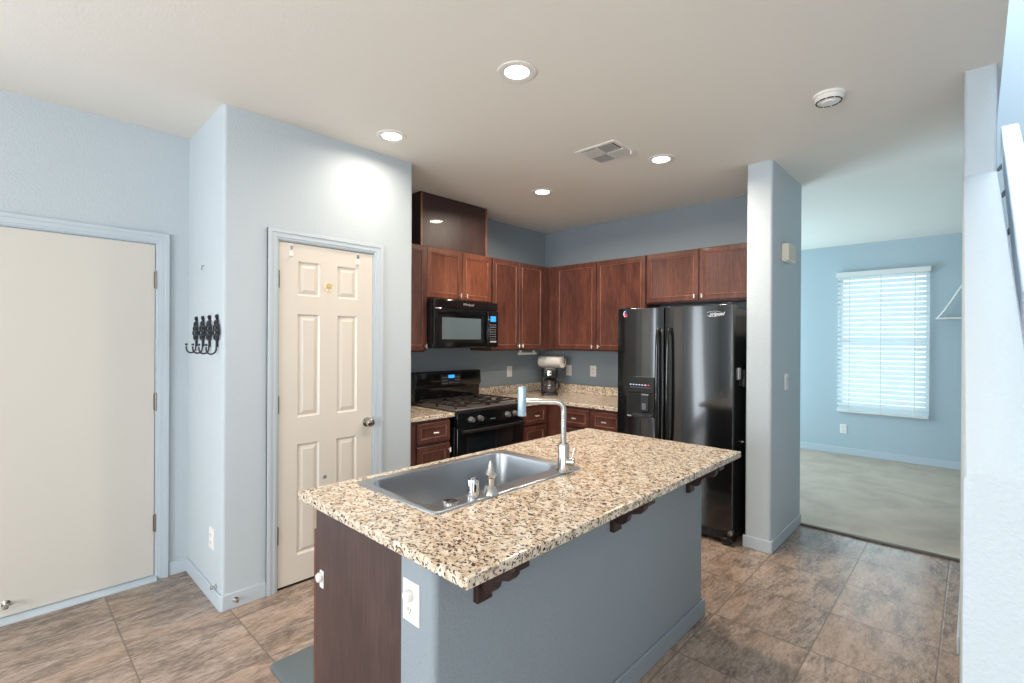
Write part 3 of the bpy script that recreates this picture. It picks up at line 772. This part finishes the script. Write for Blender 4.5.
# island worktop with the sink cut-out
it = thing('island_worktop', 'large speckled cream granite worktop on the kitchen island', 'worktop', ((IX0+IX1)/2, (IY0+IY1)/2, IB))
hx0, hx1, hy0, hy1 = 1.012, 1.795, 1.335, 1.778
o4 = lambda z: [(IX0, IY0, z), (IX1, IY0, z), (IX1, IY1, z), (IX0, IY1, z)]
i4 = lambda z: [(hx0, hy0, z), (hx1, hy0, z), (hx1, hy1, z), (hx0, hy1, z)]
m = MB(); m.loops([i4(IB), o4(IB), o4(IT), i4(IT)], False, False)
vs = m.bm.verts; vs.ensure_lookup_table(); 
a = [v for v in vs][0:4]; b = [v for v in vs][12:16]
for i in range(4): m.bm.faces.new([a[i], a[(i+1) % 4], b[(i+1) % 4], b[i]])
m.build('slab', 'granite', it, .004)
# sink
sk = thing('kitchen_sink', 'stainless steel drop-in single bowl sink set in the island worktop', 'sink', (1.40, 1.53, IT))
SX0, SX1, SY0, SY1 = .985, 1.818, 1.278, 1.797
bx0, bx1, by0, by1 = 1.022, 1.760, 1.366, 1.760
m = MB(); n = 8
L = [rrect(SX0, SX1, SY0, SY1, .028, IT+.0005, n), rrect(SX0+.001, SX1-.001, SY0+.001, SY1-.001, .027, IT+.004, n), rrect(SX0+.006, SX1-.006, SY0+.006, SY1-.006, .024, IT+.007, n),
     rrect(SX0+.016, SX1-.016, SY0+.016, SY1-.016, .022, IT+.0055, n), rrect(bx0-.012, bx1+.012, by0-.012, by1+.010, .070, IT+.005, n), rrect(bx0-.003, bx1+.003, by0-.003, by1+.002, .067, IT+.003, n),
     rrect(bx0, bx1, by0, by1, .065, IT-.008, n), rrect(bx0+.008, bx1-.008, by0+.008, by1-.008, .063, IT-.15, n), rrect(bx0+.015, bx1-.015, by0+.015, by1-.015, .060, IT-.185, n),
     rrect(bx0+.045, bx1-.045, by0+.045, by1-.045, .06, IT-.203, n), rrect(1.35, 1.45, 1.51, 1.61, .045, IT-.207, n)]
m.loops(L, cap0=False).build('basin', 'steel', sk, ang=50)
MB().lathe([(.055, 0), (.052, .003), (.035, .001), (.0, .0)], (1.40, 1.56, IT-.2055)).build('drain', 'chrome', sk)
MB().lathe([(.026, 0), (.026, .003), (.018, .005), (.0, .0055)], (1.098, 1.342-.004, IT+.0055)).build('hole_cover', 'chrome', sk)
# air gap cap
ag = thing('air_gap', 'short chrome cylindrical air gap cap on the sink deck', 'sink fitting', (1.190, 1.320, IT+.0055))
MB().lathe([(.0, 0), (.024, 0), (.024, .006), (.021, .008), (.022, .060), (.0205, .066), (.015, .0665), (.0145, .060), (.0, .060)], (1.190, 1.320, IT+.0055)).build('cap', 'chrome', ag)
box(1.176, 1.184, 1.2965, 1.2985, IT+.03, IT+.055).build('slot', 'black_matte', ag)
# soap dispenser / side sprayer
sd = thing('side_sprayer', 'pointed brushed nickel side sprayer standing on the sink deck', 'sink fitting', (1.262, 1.303, IT+.0055))
MB().lathe([(.0, 0), (.031, 0), (.030, .004), (.022, .028), (.017, .032), (.0, .032)], (1.262, 1.303, IT+.0055)).build('base', 'nickel', sd)
MB().lathe([(.0, .032), (.014, .032), (.014, .058), (.022, .066), (.023, .074), (.014, .088), (.008, .112), (.005, .122), (.0, .124)], (1.262, 1.303, IT+.0055)).build('spray_head', 'nickel', sd)
# faucet
fx, fy = 1.700, 1.300
fc = thing('kitchen_faucet', 'tall brushed nickel faucet with right-angled spout at the sink corner', 'faucet', (fx, fy, IT+.0055))
zb = IT+.0072
MB().lathe([(.0, 0), (.030, 0), (.030, .006), (.0245, .008), (.0245, .115), (.021, .122), (.0, .122)], (fx, fy, zb)).build('base', 'nickel', fc)
tip = Vector((1.580, 1.426, 1.200)); top = Vector((fx, fy, 1.200)); d = (tip-top).normalized(); R_ = .038
pts = [Vector((fx, fy, zb+.12)), top-Vector((0, 0, R_))]
for k in range(1, 9):
    a = PI/2*k/8; pts.append(top-Vector((0, 0, R_)) + d*R_*(1-math.cos(a)) + Vector((0, 0, R_*math.sin(a))))
pts.append(tip)
MB().tube(pts, .0125, 18).build('spout', 'nickel', fc)
MB().lathe([(.0, -.062), (.017, -.062), (.0185, -.058), (.0185, .060), (.017, .065), (.0, .066)], (tip.x-.012, tip.y, tip.z)).build('spray_head', 'blue_protector', fc)['label'] = 'pale blue spray head'
m = MB(); m.cyl((fx, fy-.02, zb+.045), (fx+.012, fy-.048, zb+.045), .018, .018, 18); m.cyl((fx+.012, fy-.048, zb+.045), (fx+.014, fy-.052, zb+.045), .018, .012, 18)
hd = m.build('handle', 'nickel', fc)
MB().tube([(fx+.010, fy-.040, zb+.06), (fx+.018, fy-.046, zb+.105)], [.004, .004], 10).build('lever', 'nickel', fc)

# ------------------------------------------------------------------ outlets and switches
def outlet_plate(t, w_=.072, h_=.118):
    # local: plate faces -y
    panel_front(MB(), -w_/2, w_/2, -h_/2, h_/2, -.006, [(0, .003), (.004, 0)], .006).build('plate', 'white_plastic', t, world=False)
def outlet(label, loc, rotz, switch=0, group=None, plain=False, mat2='white_plastic'):
    t = thing('light_switch' if switch else 'wall_outlet', label, 'light switch' if switch else 'outlet', loc, rotz, group)
    outlet_plate(t, .076 if switch < 2 else .118)
    if switch:
        for k in range(switch):
            x = (k-(switch-1)/2)*.046; box(x-.016, x+.016, -.009, -.006, -.033, .033).build('rocker', mat2, t, .002, world=False)
    else:
        for z in (-.021, .021):
            r = MB().prism([(p[0], p[1]) for p in [(.015*math.cos(a)*1.1, z+.015*math.sin(a)) for a in [k*PI/8 for k in range(16)]]], -.008, -.006, 'y').build('socket', 'white_plastic', t, world=False)
            s = MB(); s.box(-.008, -.005, -.0086, -.008, z-.003, z+.008); s.box(.005, .008, -.0086, -.008, z-.002, z+.007); s.cyl((0, -.0086, z-.008), (0, -.008, z-.008), .0025, seg=8)
            s.build('slots', 'slot_dark', r, world=False)
    return t
outlet('white outlet on the stove wall between range and coffee maker', (3.843, YK, 1.130), 0, 0)
outlet('white switch plate on the fridge wall beside the coffee maker', (XK, 3.325, 1.134), R90, 1)
outlet('white outlet on the fridge wall nearest the refrigerator', (XK, 2.998, 1.140), R90, 0)
outlet('white outlet low on the narrow pantry side wall', (X1, 3.107, .345), R90, 0)
outlet('white outlet low on the far wall below the blinds', (XF, 1.236, .340), R90, 0)
t = outlet('white switch high on the end column in the hallway', (4.045, YC0, 1.17), 0, 1, mat2='beige_plastic')
t = outlet('white outlet with round plug-in at the end of the island', (BX0, 1.158, .720), R90, 0)
pl = thing('plug_in_sensor', 'small round white plug-in cover in the island outlet', 'plug', (BX0-.008, 1.158, .742), R90)
MB().lathe([(.0, -.016), (.014, -.015), (.017, -.010), (.017, -.001), (.0, -.001)], (0, 0, 0), 'y').build('cover', 'white_plastic', pl, world=False)

# door chime on column
ch = thing('door_chime', 'cream door chime box high on the end column', 'door chime', (4.0, YC0, 2.05))
box(3.90, 4.10, YC0-.050, YC0, 2.060, 2.180).build('cover', 'beige_plastic', ch, .006)
box(3.905, 4.095, YC0-.046, YC0-.004, 2.052, 2.060).build('base', 'white_plastic', ch, .002)

# ------------------------------------------------------------------ hooks rack on the pantry side wall (faces -X)
HX = X1
def make_hook(y, label):
    t = thing('wall_hook', label, 'hook', (HX, y, 1.49), R90, 'row of ornate iron wall hooks')
    # local: x along wall (to -Y world), y into wall
    m = MB(); zc = .03
    for z in (.060, .036, .010, -.014):
        rr2 = {.060: .019, .036: .031, .010: .037, -.014: .024}[z]
        for s in (-1, 1):
            pts = [(s*rr2*.75+rr2*.75*math.cos(a), -.010, z+.012*math.sin(a)*1.3) for a in [k*PI/6 for k in range(13)]]
            m.tube(pts, .0052, 6)
    m.lathe([(0, -.013), (.010, -.011), (.012, 0)], (0, -.004, .098), 'y', 14)
    m.tube([(0, -.007, .11), (0, -.008, .03), (0, -.008, -.05)], .0055, 8)
    m.box(-.006, .006, -.010, 0, -.07, .10)
    m.build('scroll_plate', 'dark_metal', t, world=False)
    h = MB(); pts = [(0, -.008, -.04), (0, -.010, -.075)]
    for k in range(0, 11):
        a = PI*k/10; pts.append((0, -.010-.024+.024*math.cos(a), -.080-.028*math.sin(a)))
    pts += [(0, -.058, -.068)]
    h.tube(pts, .0045, 8); h.cyl((0, -.058, -.064), (0, -.058, -.052), .007, seg=10)
    h.build('hook_arm', 'dark_metal', t, world=False)
    return t
for y, nm in ((3.410, 'leftmost of the four ornate dark iron hooks, nearest the garage door wall'), (3.272, 'second from left of the four ornate dark iron hooks'),
              (3.145, 'third from left of the four ornate dark iron hooks'), (3.008, 'rightmost of the four ornate dark iron hooks, nearest the wall corner')):
    make_hook(y, nm)
nl = MB(); nl.tube([(HX, 3.276, 1.895), (HX-.012, 3.276, 1.893), (HX-.013, 3.276, 1.868)], .0022, 6)
tag(nl.build('nail_hook', 'dark_metal'), 'tiny bent nail in the pale blue wall above the iron hooks', 'nail')
# bumpers on the baseboard near the corner
def bumper(label, loc, rotz):
    t = thing('door_stop', label, 'door stop', loc, rotz)
    MB().lathe([(.0, -.030), (.009, -.029), (.011, -.022), (.007, -.018), (.007, -.006), (.014, -.003), (.014, 0)], (0, 0, 0), 'y', 16).build('post', 'nickel', t, world=False)
bumper('small metal door stop low on the pantry side wall', (X1, 3.02, .105), R90)
bumper('small metal door stop on the baseboard right of the wall corner', (.895, YP-bt, .045), 0)

# ------------------------------------------------------------------ ceiling fittings
def recessed(x, y, label):
    t = thing('recessed_light', label, 'ceiling light', (x, y, C), 0, 'recessed ceiling lights')
    MB().lathe([(.092, 0), (.092, -.004), (.078, -.007), (.058, -.003), (.058, 0)], (0, 0, 0), 'z', 36).build('trim_ring', 'white_plastic', t, world=False)
    MB().lathe([(.0, -.0030), (.050, -.0028), (.058, -.002), (.058, -.0005)], (0, 0, 0), 'z', 36).build('lens', 'lens', t, world=False)
    return t
lamp_spots = [(1.677, 1.570, 'recessed ceiling light above the island, biggest and nearest'), (1.677, 2.630, 'recessed ceiling light in front of the pantry wall'),
              (3.180, 2.672, 'recessed ceiling light in front of the stove wall corner'), (3.166, 1.588, 'recessed ceiling light beside the air vent, in front of the refrigerator')]
r0 = recessed(*lamp_spots[0])
for x, y, lb in lamp_spots[1:]: dup(r0, (x, y, C), lb)
for x, y, lb in lamp_spots: area('recessed_lamp_light', (x, y, C-.012), (0, 0, -1), .13, .13, 5 if 'pantry' in lb else (21 if x > 3 else 17), WARM, 'DISK', math.radians(165))
vt = thing('ceiling_vent', 'square white metal air vent in the kitchen ceiling', 'air vent', (2.805, 1.797, C))
vx, vy, vr = 2.805, 1.797, .152
m = MB(); e_ = .026
m.box(vx-vr, vx+vr, vy-vr, vy-vr+e_, C-.006, C); m.box(vx-vr, vx+vr, vy+vr-e_, vy+vr, C-.006, C); m.box(vx-vr, vx-vr+e_, vy-vr+e_, vy+vr-e_, C-.006, C); m.box(vx+vr-e_, vx+vr, vy-vr+e_, vy+vr-e_, C-.006, C)
m.box(vx-.006, vx+.006, vy-vr+e_, vy+vr-e_, C-.007, C); m.box(vx-vr+e_, vx+vr-e_, vy-.006, vy+.006, C-.007, C)
m.build('frame', 'white_plastic', vt, .0015)
box(vx-vr+e_, vx+vr-e_, vy-vr+e_, vy+vr-e_, C-.0012, C-.0004).build('duct_shade', 'slot_dark', vt)  # dark sheet standing in for the shade behind the louvres
m = MB()
for qx, qy in ((-1,-1), (-1,1), (1,-1), (1,1)):
    for k in range(6):
        o_ = .012+.019*k; tl = .007
        if qx*qy > 0: # slats run along x
            yy = vy+qy*o_; xa, xb = sorted((vx+qx*.006, vx+qx*(vr-e_)))
            m.prism([(yy-.002, C-.0015), (yy+.004, C-.010), (yy+.0055, C-.009), (yy-.0005, C-.0005)], xa, xb, 'x')
        else:
            xx = vx+qx*o_; ya, yb = sorted((vy+qy*.006, vy+qy*(vr-e_)))
            m.prism([(xx-.002, C-.0015), (xx+.004, C-.010), (xx+.0055, C-.009), (xx-.0005, C-.0005)], ya, yb, 'y')
m.build('louvres', 'vent_metal_shaded', vt)
MB().box(vx+.06, vx+.072, vy-vr+.004, vy-vr+.012, C-.030, C-.005).build('damper_lever', 'white_plastic', vt, .002)
sm = thing('smoke_detector', 'round white smoke detector on the ceiling near the hallway', 'smoke detector', (2.92, .548, C))
MB().lathe([(.072, 0), (.072, -.010), (.066, -.014), (.0, -.014)], (0, 0, 0), 'z', 36).build('mounting_plate', 'white_plastic', sm, world=False)
MB().lathe([(.062, -.014), (.064, -.026), (.058, -.034), (.050, -.036), (.0, -.036)], (0, 0, 0), 'z', 36).build('body', 'white_plastic', sm, world=False)
m = MB()
for k in range(10):
    a0 = k*PI/5+.06; m.tube([(.0555*math.cos(a0+q), .0555*math.sin(a0+q), -.0355) for q in [j*.1 for j in range(6)]], .0035, 6)
m.build('vent_slots', 'slot_dark', sm, world=False)
MB().lathe([(.034, -.036), (.032, -.043), (.0, -.044)], (0, 0, 0), 'z', 28).build('cap', 'white_plastic', sm, world=False)

# ------------------------------------------------------------------ coffee maker, paper towel
cm = thing('coffee_maker', 'black and silver drip coffee maker in the corner of the worktop', 'coffee maker', (4.06, 3.30, T), -PI/4)
m = MB(); m.loops([rrect(-.085, .085, -.105, .095, .03, 0), rrect(-.085, .085, -.105, .095, .03, .022), rrect(-.080, .080, -.100, .09, .03, .028)]); m.build('base', 'black_satin', cm, world=False)
m = MB(); m.loops([rrect(-.08, .08, .02, .095, .02, .028), rrect(-.08, .08, .02, .095, .02, .20)]); m.build('water_tank', 'black_satin', cm, world=False)
m = MB(); m.loops([rrect(-.085, .085, -.095, .095, .04, .195), rrect(-.088, .088, -.100, .098, .04, .205), rrect(-.088, .088, -.100, .098, .04, .275), rrect(-.08, .08, -.09, .09, .04, .290)]); m.build('brew_head', 'black_satin', cm, world=False)
m = MB(); m.prism([(.0885*math.sin(a)*.9, -.03-.075*math.cos(a)) for a in [-.9+k*.15 for k in range(13)]] + [(.06, -.05), (-.06, -.05)], .212, .262); m.build('front_band', 'nickel', cm, world=False)
m = MB()
for x in (-.04, 0, .04): m.lathe([(0, -.112), (.008, -.111), (.009, -.100)], (x, 0, .236), 'y', 12)
m.build('buttons', 'black_satin', cm, world=False)
m = MB(); m.lathe([(.0, .030), (.055, .030), (.063, .045), (.064, .08), (.055, .125), (.045, .150), (.0, .150)], (0, -.035, 0)); cf = m.build('carafe', 'coffee_glass', cm, world=False)
MB().lathe([(.0, .150), (.048, .150), (.050, .168), (.03, .178), (.0, .180)], (0, -.035, 0)).build('lid', 'black_satin', cf, world=False)
MB().tube([(.052, -.045, .150), (.088, -.055, .150), (.098, -.058, .13), (.092, -.056, .07), (.066, -.048, .055)], .008, 10).build('handle', 'black_satin', cf, world=False)
MB().lathe([(.0525, .128), (.0545, .122), (.0590, .108), (.0600, .104)], (0, -.035, 0)).build('metal_band', 'nickel', cf, world=False)
pt = thing('paper_towel_holder', 'paper towel roll hanging under the corner wall cabinet', 'paper towels', (4.235, 3.37, UB))
m = MB(); m.cyl((4.235, 3.59, 1.234), (4.235, 3.23, 1.234), .006, seg=10)
for y in (3.585, 3.235): m.box(4.229, 4.241, y-.003, y+.003, 1.215, UB-.001)
m.box(4.20, 4.27, 3.23, 3.59, UB-.006, UB-.001); m.build('bracket', 'nickel', pt)
MB().cyl((4.235, 3.565, 1.234), (4.235, 3.255, 1.234), .062, seg=32).build('paper_roll', 'paper', pt, .002)
# white shelf bar under the cabinet beside it
ub = thing('under_cabinet_light', 'slim white light bar under the wall cabinet right of the range', 'light bar', (3.83, 3.50, UB))
box(3.740, 4.015, 3.44, 3.47, UB-.046, UB-.024).build('housing', 'white_plastic', ub, .004)
m = MB(); m.box(3.76, 3.78, 3.445, 3.465, UB-.024, UB-.001); m.box(3.97, 3.99, 3.445, 3.465, UB-.024, UB-.001); m.build('bracket', 'white_plastic', ub)

# ------------------------------------------------------------------ kitchen mat
km = MB(); km.loops([rrect(.835, 1.75, 1.845, 2.285, .03, .0), rrect(.835, 1.75, 1.845, 2.285, .03, .008), rrect(.842, 1.743, 1.852, 2.278, .026, .012)])
tag(km.build('kitchen_mat', 'mat_rubber'), 'blue-grey rounded kitchen mat on the tile behind the island', 'mat')

# ------------------------------------------------------------------ far window and blinds
wn1 = struct_empty('window_1', (XF+.1, (wy0+wy1)/2, wz0))
m = MB(); f_ = .04
m.box(XF+.09, XF+.13, wy0, wy0+f_, wz0, wz1); m.box(XF+.09, XF+.13, wy1-f_, wy1, wz0, wz1); m.box(XF+.09, XF+.13, wy0+f_, wy1-f_, wz0, wz0+f_); m.box(XF+.09, XF+.13, wy0+f_, wy1-f_, wz1-f_, wz1); m.box(XF+.095, XF+.125, wy0+f_, wy1-f_, 1.45, 1.49)
m.build('window_frame', 'window_frame', wn1)
box(XF+.108, XF+.112, wy0+f_, wy1-f_, wz0+f_, wz1-f_).build('glass', 'glass', wn1)
bl = thing('window_blinds', 'white horizontal slat blinds closed over the far window', 'blinds', (XF-.03, (wy0+wy1)/2, .57))
box(XF-.062, XF-.001, .375, 1.318, 2.308, 2.372).build('valance', 'white_trim', bl, .004)
ns = 29; zt_, zb_ = 2.290, .610
for i in range(ns):
    z = zt_+(zb_-zt_)*i/(ns-1)
    m = MB(); cx = XF-.030; hw = .026; ca, sa = math.cos(math.radians(66)), math.sin(math.radians(66))
    def sp(u, t): return (cx + u*ca - t*sa, z + u*sa + t*ca)
    prof = [sp(-hw, 0), sp(-hw*.5, .0022), sp(0, .003), sp(hw*.5, .0022), sp(hw, 0), sp(hw*.5, .0002), sp(0, .001), sp(-hw*.5, .0002)]
    m.prism(prof, .392, 1.302, 'y'); m.build('slat', 'slat', bl)
box(XF-.052, XF-.008, .390, 1.304, .566, .590).build('bottom_rail', 'white_trim', bl, .004)
for y in (.52, .847, 1.17):
    m = MB(); m.box(XF-.058, XF-.056, y-.004, y+.004, .58, 2.31); m.build('ladder_tape', 'white_trim', bl)
MB().cyl((XF-.064, 1.27, 2.30), (XF-.064, 1.27, 1.45), .004, seg=8).build('tilt_wand', 'white_trim', bl)
# hanging rope shelf on the far wall
hs = thing('hanging_shelf', 'white shelf hanging from a braided rope on the far wall right of the blinds', 'shelf', (XF-.08, .02, 1.74))
box(XF-.16, XF-.006, -.290, .330, 1.738, 1.758).build('board', 'white_trim', hs, .002)
for s in (1, -1):
    m = MB()
    for ph in (0, 2*PI/3, 4*PI/3):
        pts = []
        for i in range(41):
            q = i/40; y = .02+s*(.295-.275*q); zz = 1.758+.50*(q**1.15)
            pts.append((XF-.05+.006*math.cos(q*40+ph), y+.006*math.sin(q*40+ph), zz))
        m.tube(pts, .007, 6)
    m.build('rope', 'rope', hs)
MB().cyl((XF-.06, .02, 2.255), (XF-.001, .02, 2.255), .01, seg=12).build('peg', 'nickel', hs)

# ------------------------------------------------------------------ stairs behind the knee wall
stt = MB(); tr, rs = .312, .17
for k in range(10):
    x = 1.30+tr*k; x2 = x+tr if k < 9 else 5.38
    stt.box(x, x2, -1.098, -.094 if x < 3.1 else -.07, 0, rs*(k+1))
struct('stairs', stt, 'stair_carpet', .012)
hr = thing('stair_handrail', 'white sloping handrail on grey brackets above the stairs', 'handrail', (3.5, -.24, 2.2))
m = MB(); m.prism([(2.6, 1.66), (4.88, 3.00), (4.88, 2.80), (2.6, 1.48)], -.215, -.125, 'y'); m.build('rail', 'white_rail', hr, .008)
for x in (2.9, 3.55, 4.1, 4.6):
    zz = 1.50+(x-2.6)*.58
    m = MB(); m.tube([(x, -.155, zz+.03), (x+.01, -.11, zz-.03), (x+.01, PR-.002 if x < 4.5 else -.07, zz-.04)], .012, 8)
    m.build('bracket', 'gray_bracket', hr)
